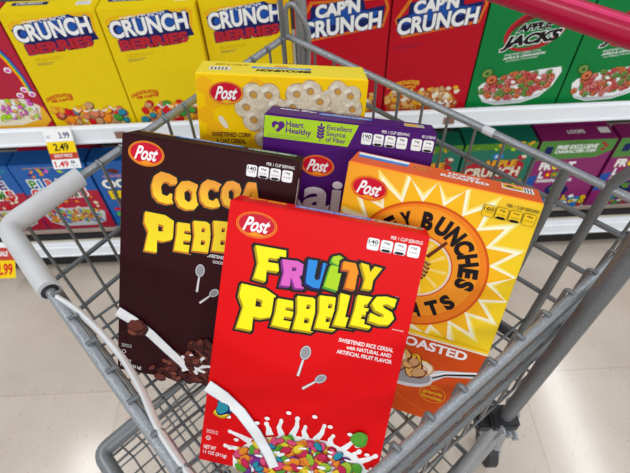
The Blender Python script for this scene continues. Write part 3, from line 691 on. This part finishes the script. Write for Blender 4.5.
# ------------------------------------------------------------------ the five boxes in the cart
# fruity: red box in front
fr_red = mat('carton_bright_red', (226, 0, 8), .45, spec=.15, noise=.015, nscale=20)
RWB = lambda name, h: gmat(name, [(0, (250, 160, 20)), (1, (255, 240, 20))], (0, 0, 1), h - .13, h - .03)
dims = (.197, .0372, .3001)
t = carton('cereal_box', 'bright red cereal box with multicoloured rocky lettering, frontmost in the cart', dims,
           fmat((0.97125, -0.22118, -0.08809), (0.12443, 0.78704, -0.60423), (0.20297, 0.57589, 0.79193), (-0.141, 0.1614, 0.8472)), fr_red, fr_red, fr_red)
emblem(dims, t, 29.5, -0 + 20.5, 41.5, 26.5, ORA)
badges(dims, t, 139.5, 12, 51, 12, (('140', 'CALORIES'), ('0g', 'SAT FAT'), ('190mg', 'SODIUM'), ('12g', 'SUGARS')))
GY, GO, GPK, GB, GG = BYEL, OLIVE, PINK, BLUE, LIME
p = Print(dims, base=.00003)
for g, x0, y0, x1, y1, m, sd, rt in (
    ('P', 21, 84, 62, 133, GY, GO, 4), ('E', 60, 91, 85, 122, GY, GO, 2), ('B', 81, 84, 107, 121, GY, GO, 0), ('B', 103, 79, 128, 115, GY, GO, 0), ('L', 122, 73.5, 144, 108, GY, GO, 0), ('E', 139, 71, 160, 105, GY, GO, 2), ('S', 155, 68, 180, 98, GY, GO, 2)):
    p.glyph(g, x0, y0, x1, y1, m, sd, BLACK, rot=rt)
p.build('pebbles_lettering', t)
p = Print(dims, base=.00025)
for g, x0, y0, x1, y1, m, sd, rt in (
    ('F', 31, 40, 63, 76, GY, GO, 2), ('R', 60, 49, 86, 77, GPK, ink('plum', 130, 40, 130), 0), ('U', 85, 45, 110, 73, GB, NAVY, 2), ('i', 106, 36, 122, 71, GG, GREEN, 4), ('T', 120, 40, 143, 67, ORA, ink('rust', 190, 90, 30), 2), ('Y', 137, 39, 158, 64, YEL, OLIVE, 2)):
    p.glyph(g, x0, y0, x1, y1, m, sd, BLACK, rot=rt)
p.build('fruity_lettering', t)
p = Print(dims)
p.text('SWEETENED RICE CEREAL', 130, 121, 56, 4.4, WHITE, .02); p.text('with NATURAL AND', 139, 127.5, 46, 4.2, WHITE, .02); p.text('ARTIFICIAL FRUIT FLAVOR', 130, 134, 57, 4.4, WHITE, .02)
p.text('NET WT', 4, 279, 14, 5, WHITE, .02); p.text('11 OZ (311g)', 4, 286, 27, 5.4, WHITE, .02)
p.text('ENLARGED TO', 5, 259, 13, 1.8, WHITE, .0); p.text('SHOW DETAIL', 5, 261.5, 13, 1.8, WHITE, .0); p.ring(8, 269.5, 2.2, 2.8, WHITE, 20); p.text('U', 7, 268.4, 2, 2.2, WHITE, .02); p.text('TM', 176, 66, 4, 2, WHITE, .01)
p.text('ARTIFICIALLY FLAVORED', 180, 100, 12, 1.5, WHITE, 0)
p.build('small_lettering', t)
def spoon(dims, parent, cx, cy, ang, L):
    p = Print(dims, base=.00005); a = math.radians(ang); dx, dy = math.sin(a), -math.cos(a)
    p.stroke([(cx - dx * L * .5, cy - dy * L * .5), (cx, cy), (cx + dx * L * .2, cy + dy * L * .2)], 3.4, 1.8, GREY); p.stroke([(cx - dx * L * .5, cy - dy * L * .5), (cx + dx * L * .2, cy + dy * L * .2)], 1.6, 1, WHITE)
    for k, m in ((0, BLACK), (.5, LGREY), (1.6, GREY)): p.ell(cx + dx * L * .33, cy + dy * L * .33, L * .25 - k, L * .17 - k * .8, m, a + math.pi / 2)
    return p.build('spoon_picture', parent)
spoon(dims, t, 97, 156, 8, 34); spoon(dims, t, 112, 177, 48, 28)
def milk_pour(p, pts, w0=12, w1=9):
    p.stroke(pts, w0 + 1, w1 + 1, MILKS); p.stroke(pts, w0 - 1, w1 - 1, WHITE)
p = Print(dims, base=.00003); r = random.Random(77)
for X, Y, A, L in ((52, 262, 200, 22), (46, 276, 185, 18), (60, 252, 230, 20), (74, 246, 250, 12), (88, 246, 262, 20), (100, 242, 275, 24), (114, 242, 262, 14), (126, 242, 285, 22), (142, 244, 275, 12), (156, 248, 300, 20), (170, 254, 290, 10), (176, 258, 320, 20), (184, 270, 345, 14), (186, 282, 10, 12)):
    q = math.radians(A); ex, ey = X + L * math.cos(q), Y + L * math.sin(q) * .8; mx_, my_ = (X + ex) / 2 + r.uniform(-3, 3), (Y + ey) / 2
    p.stroke([(X - 4 * math.cos(q), Y - 4 * math.sin(q)), (X, Y), (mx_, my_), (ex, ey)], 9, 3.2, WHITE); p.ell(ex, ey, r.uniform(2.2, 3.4), r.uniform(2, 2.8), WHITE, q)
p.poly([(40, 300), (38, 284), (50, 268), (70, 254), (100, 244), (140, 242), (172, 252), (188, 270), (192, 286), (184, 300)], WHITE)
FP = [(ink('f_red', 200, 40, 80), DRED), (ink('f_green', 90, 160, 50), GREEN), (ink('f_orange', 236, 140, 40), ink('rust', 190, 90, 30)), (ink('f_yellow', 236, 206, 50), OLIVE), (ink('f_purple', 120, 50, 140), PURP), (TEAL, NAVY), (ink('f_pink', 220, 80, 120), DRED), (ink('f_lime', 160, 190, 50), MGREEN), (ink('f_red', 200, 40, 80), DRED), (ink('f_orange', 236, 140, 40), ink('rust', 190, 90, 30)), (ink('f_yellow', 236, 206, 50), OLIVE), (ink('f_pink', 220, 80, 120), DRED)]
ins = lambda X, Y: ((X - 114) / 70) ** 2 + ((Y - 285) / 38) ** 2 < 1
flakes(p, 260, (44, 248, 186, 298), (5, 8), FP, r, dark=ins, asp=(.55, .8))
for i in range(16):
    X, Y = r.uniform(60, 180), r.uniform(252, 296); p.ell(X, Y, r.uniform(2, 5), r.uniform(1.2, 2.2), WHITE, r.uniform(-.6, .6), 16, .1, r)
for X, Y in ((70, 228), (92, 216), (120, 214), (138, 222), (160, 226), (50, 240), (28, 236), (40, 262), (34, 274), (60, 236), (190, 262), (182, 246), (170, 238)): p.ell(X, Y, 2.8, 2, WHITE)
flakes(p, 1, (169, 228, 171, 230), (9, 9.5), [FP[1]], r); flakes(p, 1, (20, 232, 22, 234), (9, 9.5), [FP[3]], r); flakes(p, 1, (22, 222, 24, 224), (9.5, 10), [FP[5]], r)
milk_pour(p, [(.5, 204), (20, 213), (40, 227), (60, 248), (78, 272), (86, 286)], 14, 10)
flakes(p, 1, (20, 228, 21, 229), (8, 9), [FP[5]], r)
p.build('cereal_picture', t)
p = Print(dims, 'top'); p.rect(62, 6, 140, 18, ink('top_blue', 80, 130, 210)); p.text('SEE SIDE PANEL FOR DETAILS', 66, 9, 68, 5, WHITE, .01)
p.rect(141, 7, 193, 17, LGREY, 4); p.rect(142, 8, 192, 16, MGREEN, 3.6); p.text('GLUTEN FREE', 147, 9.5, 40, 5, WHITE, .02); p.text('FRUITY PEBBLES', 14, 9, 38, 6, BYEL, .03)
p.build('top_print', t)

# cocoa: dark brown box
co_br = mat('carton_cocoa_brown', (50, 12, 17), .5, spec=.12, noise=.03, nscale=20)
dims = (.197, .0406, .3011)
t = carton('cereal_box', 'dark brown chocolate cereal box with yellow rocky lettering, at the left in the cart', dims,
           fmat((0.97686, -0.18917, -0.09983), (0.10701, 0.83633, -0.53768), (0.18521, 0.51455, 0.83722), (-0.2593, 0.2763, 0.8458)), co_br, co_br, co_br)
emblem(dims, t, 28, 18.5, 41, 28, ORA, gap=ink('rust', 190, 90, 30))
badges(dims, t, 140.5, 12, 51, 13, (('140', 'CALORIES'), ('0g', 'SAT FAT'), ('200mg', 'SODIUM'), ('12g', 'SUGARS')))
gc = gmat('cocoa_letter_fill', [(0, (246, 226, 20)), (.55, (246, 216, 20)), (1, (240, 160, 30))], (0, 0, 1), .205, .268)
SD = ink('letter_side', 200, 120, 40)
p = Print(dims, base=.00003)
for g, x0, y0, x1, y1, rt in (('P', 28, 85, 66, 133, 4), ('E', 66, 90, 89, 126, 2), ('B', 86, 85, 111, 122, 0), ('B', 109, 81, 134, 118, 0), ('L', 130, 77, 152, 112, 0), ('E', 148, 74, 168, 108, 2), ('S', 164, 70, 186, 100, 2)):
    p.glyph(g, x0, y0, x1, y1, gmat('pebble_fill', [(0, (250, 232, 20)), (1, (246, 214, 20))], (0, 0, 1), .17, .21), SD, BLACK, rot=rt)
p.build('pebbles_lettering', t)
gc2 = gmat('cocoa_fill', [(0, (250, 214, 30)), (.5, (246, 186, 30)), (1, (238, 154, 36))], (0, 0, 1), .232, .262)
p = Print(dims, base=.00025)
for g, x0, y0, x1, y1, rt in (('C', 36, 36, 66, 71, 2), ('O', 64, 41, 92, 74, 0), ('C', 91, 36, 117, 67, 0), ('O', 116, 33, 138, 63, 0), ('A', 137, 31, 160, 60, 0)):
    p.glyph(g, x0, y0, x1, y1, gc2, SD, BLACK, rot=rt)
p.build('cocoa_lettering', t)
p = Print(dims)
p.text('SWEETENED RICE CEREAL WITH REAL', 105, 123, 64, 4.2, WHITE, .02); p.text('COCOA, CHOCOLATE FLAVOR', 112, 130, 56, 4.2, WHITE, .02)
p.text('NET WT', 4, 284, 14, 5, WHITE, .02); p.text('11 OZ (311g)', 4, 291, 27, 5.4, WHITE, .02); p.text('ENLARGED TO', 5, 262, 13, 1.8, WHITE); p.text('SHOW DETAIL', 5, 264.6, 13, 1.8, WHITE); p.ring(8, 273, 2, 2.6, WHITE, 20)
p.build('small_lettering', t)
spoon(dims, t, 97, 157, 4, 34); spoon(dims, t, 110, 178, 45, 28)
p = Print(dims, base=.00003); r = random.Random(12)
CH = [(ink('ch1', 112, 54, 44), DBROWN), (ink('ch2', 90, 40, 34), DBROWN), (ink('ch3', 134, 72, 56), DBROWN), (ink('ch4', 76, 32, 30), BLACK)]
flakes(p, 330, (36, 240, 194, 299), (4.5, 8), CH, r, dark=lambda X, Y: Y > 300 - (X - 30) * .75 + r.uniform(-6, 10) or (Y > 238 + r.uniform(0, 10) and X > 92), asp=(.45, .8), wob=.18)
milk_pour(p, [(.5, 216), (22, 226), (44, 240), (66, 258), (84, 272), (92, 280)], 13, 9)
for a, L in ((200, 18), (235, 22), (265, 24), (300, 26), (340, 22), (20, 16), (60, 12), (140, 14)):
    q = math.radians(a); p.stroke([(98, 276), (98 + L * math.cos(q), 276 + L * .7 * math.sin(q))], 7, 3, WHITE); p.ell(98 + L * math.cos(q), 276 + L * .7 * math.sin(q), 2.4, 2, WHITE)
flakes(p, 10, (92, 262, 104, 276), (6, 8), CH, r, asp=(.5, .8)); flakes(p, 5, (22, 232, 30, 240), (9, 12), CH, r, wob=.15)
p.build('cereal_picture', t)
p = Print(dims, 'top'); p.text('COCOA PEBBLES', 8, 6, 40, 6, GOLD, .03); p.rect(50, 5, 128, 13, BLUE); p.text('SEE SIDE PANEL FOR DETAILS', 54, 6.5, 68, 4, WHITE, .01)
p.rect(135, 8, 190, 20, LGREY, 5); p.rect(136, 9, 189, 19, MGREEN, 4.5); p.text('GLUTEN FREE', 142, 11, 42, 6, WHITE, .02); p.build('top_print', t)
p = Print(dims, 'right'); p.rect(6, 30, 34, 280, mat('side_tan', (96, 48, 40), .4)); p.rect(12, 22, 20, 80, WHITE); p.text('FACTS', 8, 90, 24, 8, WHITE, .02)
for k in range(20): p.rect(9, 104 + k * 8, 31, 105 + k * 8, TAN)
p.build('side_print', t)

# honey bunches: orange and yellow box
dims = (.197, .0476, .304)
hb_f = gmat('honey_front_print', [(0, (250, 214, 10)), (.45, (250, 206, 12)), (.75, (250, 186, 20)), (1, (246, 150, 24))], (-.55, 0, .83), .02, .26)
hb_t = mat('carton_orange_top', (240, 100, 44), .45, spec=.25, noise=.02)
t = carton('cereal_box', 'orange and yellow cereal box with a printed sunburst, rightmost in the cart', dims,
           fmat((0.93579, -0.35138, -0.02873), (0.3043, 0.84618, -0.43747), (0.17803, 0.40064, 0.89877), (-0.0133, 0.2627, 0.8106)), hb_f, hb_t, mat('carton_orange_side', (236, 120, 30), .4))
SXc, SYc = 95, 99
p = Print(dims)
def star(p, cx, cy, r0, r1, n, m, ph=0, clip=True):
    pts = []
    for j in range(2 * n):
        a = math.pi * j / n + ph; rr_ = r1 if j % 2 else r0
        x, y = cx + rr_ * math.cos(a), cy + rr_ * math.sin(a)
        if clip:
            x = min(max(x, .8), 196.2); y = min(max(y, 1), 181)
        pts.append((x, y))
    for j in range(2 * n):
        p.poly([(cx, cy), pts[j], pts[(j + 1) % (2 * n)]], m)
star(p, SXc, SYc, 84, 116, 22, ink('pale_cream', 253, 232, 120)); star(p, SXc, SYc, 80, 109, 22, ink('ray_white', 255, 250, 214))
star(p, SXc, SYc, 74, 99, 22, ink('ray_gold', 250, 188, 24))
p.build('sunburst', t)
p = Print(dims, base=.0012)
p.ell(SXc, SYc, 75, 75, ink('ring_rust', 214, 84, 20), 0, 60); p.ell(SXc, SYc, 73.5, 73.5, ink('ring_orange', 240, 130, 26), 0, 60); p.ell(SXc - 2, SYc - 3, 67, 66, ink('ring_orange_light', 246, 156, 36), 0, 60)
p.ring(SXc, SYc, 72.5, 75, ink('ring_rust', 214, 84, 20), 60)
p.ell(SXc, SYc, 38, 38, ink('ring_rust', 214, 84, 20), 0, 50); p.ell(SXc, SYc, 36.5, 36.5, CREAM, 0, 50); p.ell(SXc, SYc, 34, 34, ink('sun_yellow', 250, 206, 30), 0, 50)
for j in range(10):
    a = j * .63; p.stroke([(SXc, SYc), (SXc + 32 * math.cos(a), SYc + 32 * math.sin(a))], .6, 4.5, ink('pale_yellow', 253, 228, 120))
p.build('sun_ring', t)
def arc_text(p, s, cx, cy, r, a_mid, h, m, off=.045, inward=False, wscale=.92):
    ws = []
    for ch in s:
        if ch == ' ': ws.append(h * .4); continue
        b = bbox(text2d(ch, off)[0]); ws.append((b[2] - b[0]) * h / .72 * wscale + h * .1)
    tot = sum(ws); ang = math.radians(a_mid) + (tot / 2 / r if inward else -tot / 2 / r)
    for ch, w_ in zip(s, ws):
        c = ang - w_ / 2 / r if inward else ang + w_ / 2 / r
        if ch != ' ':
            x, y = cx + r * math.cos(c), cy + r * math.sin(c)
            p.text(ch, x - (w_ - h * .1) / 2, y - h / 2, w_ - h * .1, h, m, off, rot=math.degrees(c) + (-90 if inward else 90))
        ang += -w_ / r if inward else w_ / r
p = Print(dims, base=.0016)
for ch, a in zip('HONEYBUNCHES', (-184, -167, -149, -131, -114, -91, -73, -56, -40, -23, -7, 8)):
    q = math.radians(a); w_ = 14.5 if ch in 'NHOUC' else 12; p.text(ch, SXc + 54 * math.cos(q) - w_ / 2, SYc + 54 * math.sin(q) - 10.5, w_, 21, BLACK, .06, rot=a + 90)
for ch, a in zip('OFOATS', (140, 126, 102, 79, 58, 39)):
    q = math.radians(a); w_ = 14.5 if ch in 'AOT' else 12; p.text(ch, SXc + 54 * math.cos(q) - w_ / 2, SYc + 54 * math.sin(q) - 9.5, w_, 19, BLACK, .06, rot=a - 90)
p.build('ring_lettering', t)
p = Print(dims, base=.0016)
for k in range(8):
    q = k / 7; cx_, cy_ = SXc - 10 + q * 16, SYc + 16 - q * 26; L = 9 + 7 * math.sin(math.pi * q)
    p.stroke([(cx_ - L * .8, cy_ - L * .5), (cx_, cy_ + 1.5), (cx_ + L * .8, cy_ + L * .5)], 3.4, 3.4, BROWN); p.stroke([(cx_ - L * .7, cy_ - L * .45 - .6), (cx_, cy_ + .7), (cx_ + L * .7, cy_ + L * .4)], 1.3, 1.3, TAN)
p.stroke([(SXc + 8, SYc - 14), (SXc + 24, SYc - 36)], 4, 3.4, BROWN); p.build('honey_dipper_picture', t)
emblem(dims, t, 27, 24, 40, 27, ORA, base=.0018)
badges(dims, t, 143, 12.5, 51, 12.5, (('160', 'CALORIES'), ('0g', 'SAT FAT'), ('190mg', 'SODIUM'), ('8g', 'SUGARS')), fill=ink('badge_gold', 244, 196, 20), pertxt=BLACK, base=.0018)
p = Print(dims, base=.0012)
p.poly([(.8, 181), (196.2, 181), (196.2, 185), (.8, 185)], ink('sun_yellow', 250, 206, 30)); p.rect(.8, 185, 196.2, 187.5, CREAM); p.rect(.8, 187.5, 196.2, 303, ink('band_orange', 208, 76, 14))
p.text('HONEY ROASTED', 20, 190, 156, 12.5, WHITE, .035)
p.build('orange_band', t)
p = Print(dims, base=.0014); r = random.Random(3)
p.poly([(120, 246), (150, 226), (196, 212), (196, 221), (160, 232), (140, 252), (120, 262)], LGREY); p.stroke([(142, 242), (160, 229), (196, 216)], 1.8, 3, BLACK); p.stroke([(140, 238), (160, 226), (196, 213)], 2, 2, WHITE)
p.ell(92, 240, 56, 22, LGREY, .1, 40); p.ell(92, 238, 53, 19, GREY, .1, 40)
flakes(p, 80, (46, 216, 136, 246), (6, 11), [(TAN, BROWN), (ink('wheat', 226, 176, 96), BROWN), (GOLD, BROWN), (CREAM, TAN), (ink('oat', 190, 130, 100), BROWN)], r, dark=lambda X, Y: ((X - 92) / 48) ** 2 + ((Y - 232) / 20) ** 2 < 1)
p.build('spoonful_picture', t)
p = Print(dims, base=.0016); p.ring(152, 262, 15, 15.8, GOLD, 40, .8); p.text('WITH', 148, 252, 8, 2.6, GOLD, .02); p.text('granola', 140, 257, 24, 6.5, GOLD, .04); p.text('bunches', 140, 264, 24, 5.5, GOLD, .04); p.stroke([(100, 270), (120, 282), (150, 292)], 1, .6, ink('band_line', 232, 130, 50)); p.build('granola_badge', t)
p = Print(dims, 'top'); p.rect(4, 6, 60, 15, WHITE); p.rect(5, 15, 60, 24, BLUE); p.ell(74, 20, 9, 6.5, ORA); p.ring(74, 20, 6.5, 8, DRED, 24, .72); p.ring(74, 20, 2.5, 3.5, DRED, 20, .72)
p.text('HONEY', 103, 10, 34, 8.5, WHITE, .045, rot=0); p.text('ROASTED', 95, 20.5, 50, 9.5, WHITE, .045, rot=0)
p.rect(158, 8, 190, 26, WHITE); p.rect(159, 9, 180, 22, GOLD); p.text('|||', 181, 10, 7, 14, BLACK, .02); p.ell(166, 14, 4, 3, BROWN); p.text('TOPS', 162, 18, 14, 4, BLACK, .02); p.build('top_print', t)

# raisin bran: purple box
dims = (.205, .051, .2983)
pu = mat('carton_purple', (76, 14, 108), .45, spec=.15, noise=.03, nscale=20)
t = carton('cereal_box', 'purple cereal box with a lime green banner, second rearmost in the cart', dims,
           fmat((0.98261, -0.16997, -0.07481), (0.12342, 0.89872, -0.42079), (0.13876, 0.40424, 0.90407), (-0.093, 0.3599, 0.8106)), pu, pu, pu)
p = Print(dims); p.poly([(.8, 2), (113, 1), (103, 28), (.8, 28)], ink('banner_lime', 176, 214, 36))
p.ell(14, 12, 4.4, 4.4, PURP); p.ell(21, 11.5, 4.4, 4.4, PURP); p.poly([(9.8, 14), (25, 13.4), (17.6, 21)], PURP); p.ell(15.5, 14.5, 2, 3.4, ink('banner_lime', 176, 214, 36), .5)
p.text('Heart', 27, 5.5, 21, 7.2, PURP, .025); p.text('Healthy', 27, 13.5, 31, 8.6, PURP, .025)
p.text('While many factors affect heart disease, diets low in', 6, 23, 52, 1.5, PURP); p.text('saturated fat may reduce the risk.', 6, 25.4, 40, 1.5, PURP)
for k in range(4):
    for s_ in (-1, 1): p.ell(69 + s_ * 2.4, 9 + k * 3.7, 2.6, 1.5, PURP, s_ * -.7)
p.ell(69, 6, 1.3, 2.8, PURP); p.stroke([(69, 8), (69, 26)], .8, .8, PURP)
p.text('Excellent', 76, 4.5, 30, 5.8, PURP, .015); p.text('Source', 76, 11.8, 23, 5.8, PURP, .015); p.text('of Fiber', 76, 19, 24, 5.8, PURP, .015)
p.build('health_banner', t)
emblem(dims, t, 69.5, 56, 41, 27, ORA)
badges(dims, t, 118, 8.5, 54, 14, (('190', 'CALORIES'), ('0g', 'SAT FAT'), ('200mg', 'SODIUM'), ('9g', 'SUGARS'))); badges(dims, t, 177, 8.5, 26, 14, (('7g', 'FIBER'), ('16.6g', 'GRAINS')))
p = Print(dims, base=.00003); p.text('Raisin', 14, 70, 172, 46, ink('pale_lilac', 240, 234, 244), .03); p.text('Bran', 50, 124, 110, 42, ink('pale_lilac', 226, 216, 232), .05); p.build('title_lettering', t)
p = Print(dims); r = random.Random(9); flakes(p, 90, (10, 180, 194, 280), (8, 14), [(TAN, BROWN), (ink('wheat', 226, 176, 96), BROWN), (PURP, BLACK)], r); p.build('cereal_picture', t)
p = Print(dims, 'top'); p.text('Post', 40, 6, 10, 4, WHITE, .03, .2); p.text('Raisin Bran', 14, 12, 45, 6, WHITE, .04); p.rect(63, 15, 128, 24, BLUE); p.text('GOOD SOURCE OF VITAMIN D', 66, 17, 58, 4, WHITE, .01)
p.text('100% WHOLE GRAIN', 80, 8, 48, 4, GOLD, .02); p.rect(168, 14, 192, 30, CREAM); p.rect(169, 15, 184, 28, GOLD); p.text('|||', 185, 16, 6, 12, BLACK, .02); p.build('top_print', t)

# honeycomb: yellow box at the back
dims = (.218, .0662, .3111)
ye = mat('carton_golden_yellow', (254, 204, 0), .45, spec=.15, noise=.02, nscale=20); yt = mat('carton_yellow_top', (254, 226, 60), .45, spec=.25, noise=.02, nscale=20)
t = carton('cereal_box', 'golden yellow cereal box with large honeycomb shaped cereal pieces, rearmost in the cart', dims,
           fmat((0.99629, -0.01833, -0.08412), (-0.00693, 0.95682, -0.29058), (0.08581, 0.29009, 0.95315), (-0.1651, 0.4538, 0.8021)), ye, yt, yt)
p = Print(dims)
for i in range(9):
    for j in range(9):
        cx_, cy_ = 10 + i * 22 + (j % 2) * 11, 14 + j * 19
        if (i * 7 + j * 3) % 3: continue
        pts = [(min(max(cx_ + 12 * math.cos(math.radians(60 * k + 30)), .9), 217), max(cy_ + 12 * math.sin(math.radians(60 * k + 30)), 1)) for k in range(6)]
        p.poly(pts, ink('hex_yellow', 250, 182, 14))
p.build('honeycomb_pattern', t)
def comb(p, cx, cy, R, r, rnd):
    sh, bd, hi = ink('comb_shadow', 178, 146, 104), mat('ink_comb_body', (216, 200, 170), .6, noise=.16, nscale=160), mat('ink_comb_light', (232, 222, 200), .6, noise=.12, nscale=200)
    for m, k in ((sh, 1.06), (bd, 1.0)):
        for a in range(6):
            x, y = cx + R * .6 * math.cos(a * 1.047 + r), cy + R * .6 * math.sin(a * 1.047 + r); p.ell(x, y, R * .42 * k, R * .42 * k, m, rnd.uniform(0, 3), 18, .04, rnd)
        p.ell(cx, cy, R * .6, R * .6, m)
    for a in range(6):
        x, y = cx + R * .58 * math.cos(a * 1.047 + r), cy + R * .58 * math.sin(a * 1.047 + r)
        p.ell(x - R * .14, y - R * .2, R * .17, R * .09, hi, -.5)
        p.ell(x, y, R * .17, R * .15, sh, .4); p.ell(x + R * .03, y + R * .03, R * .11, R * .10, ink('comb_hole', 206, 150, 60), .4)
p = Print(dims, base=.0003); r = random.Random(4)
for cx_, cy_, R_c, ph in ((186, 30, 30, .3), (196, 82, 30, .1), (150, 80, 30, .5), (140, 28, 31, .8), (104, 78, 30, .8), (82, 40, 33, .0)):
    comb(p, min(cx_, 215 - R_c * 1.04), max(cy_, R_c * 1.06 + 1), R_c, ph, r)
p.build('honeycomb_cereal_picture', t)
emblem(dims, t, 38, 22.5, 44, 30, GOLD, base=.003)
p = Print(dims, base=.003); p.text('SWEETENED CORN', 17, 74, 51, 6.4, BROWN, .03); p.text('& OAT CEREAL', 22, 83, 40, 6.4, BROWN, .03); p.build('small_lettering', t)
p = Print(dims, base=.0003); p.poly([(26, 54), (31, 53), (37, 62), (39, 70), (34, 69), (28, 62)], CREAM); p.text('HONEYCOMB', 14, 120, 190, 40, RED, .05, edge=.03, em=WHITE); p.build('title_lettering', t)
p = Print(dims, 'top'); p.rect(68, 24, 146, 32, BLUE); p.text('GOOD SOURCE OF VITAMIN D', 74, 25.5, 64, 4.4, WHITE, .01); p.text('HONEYCOMB', 74, 36, 72, 11, BLACK, .06, .25); p.text('Post', 98, 14, 18, 7, ORA, .04, .25)
p.rect(14, 30, 42, 48, CREAM); p.text('|||||', 17, 34, 20, 12, BLACK, .01); p.text('BEST IF USED BY', 20, 14, 44, 7, OLIVE, .02); p.build('top_print', t)
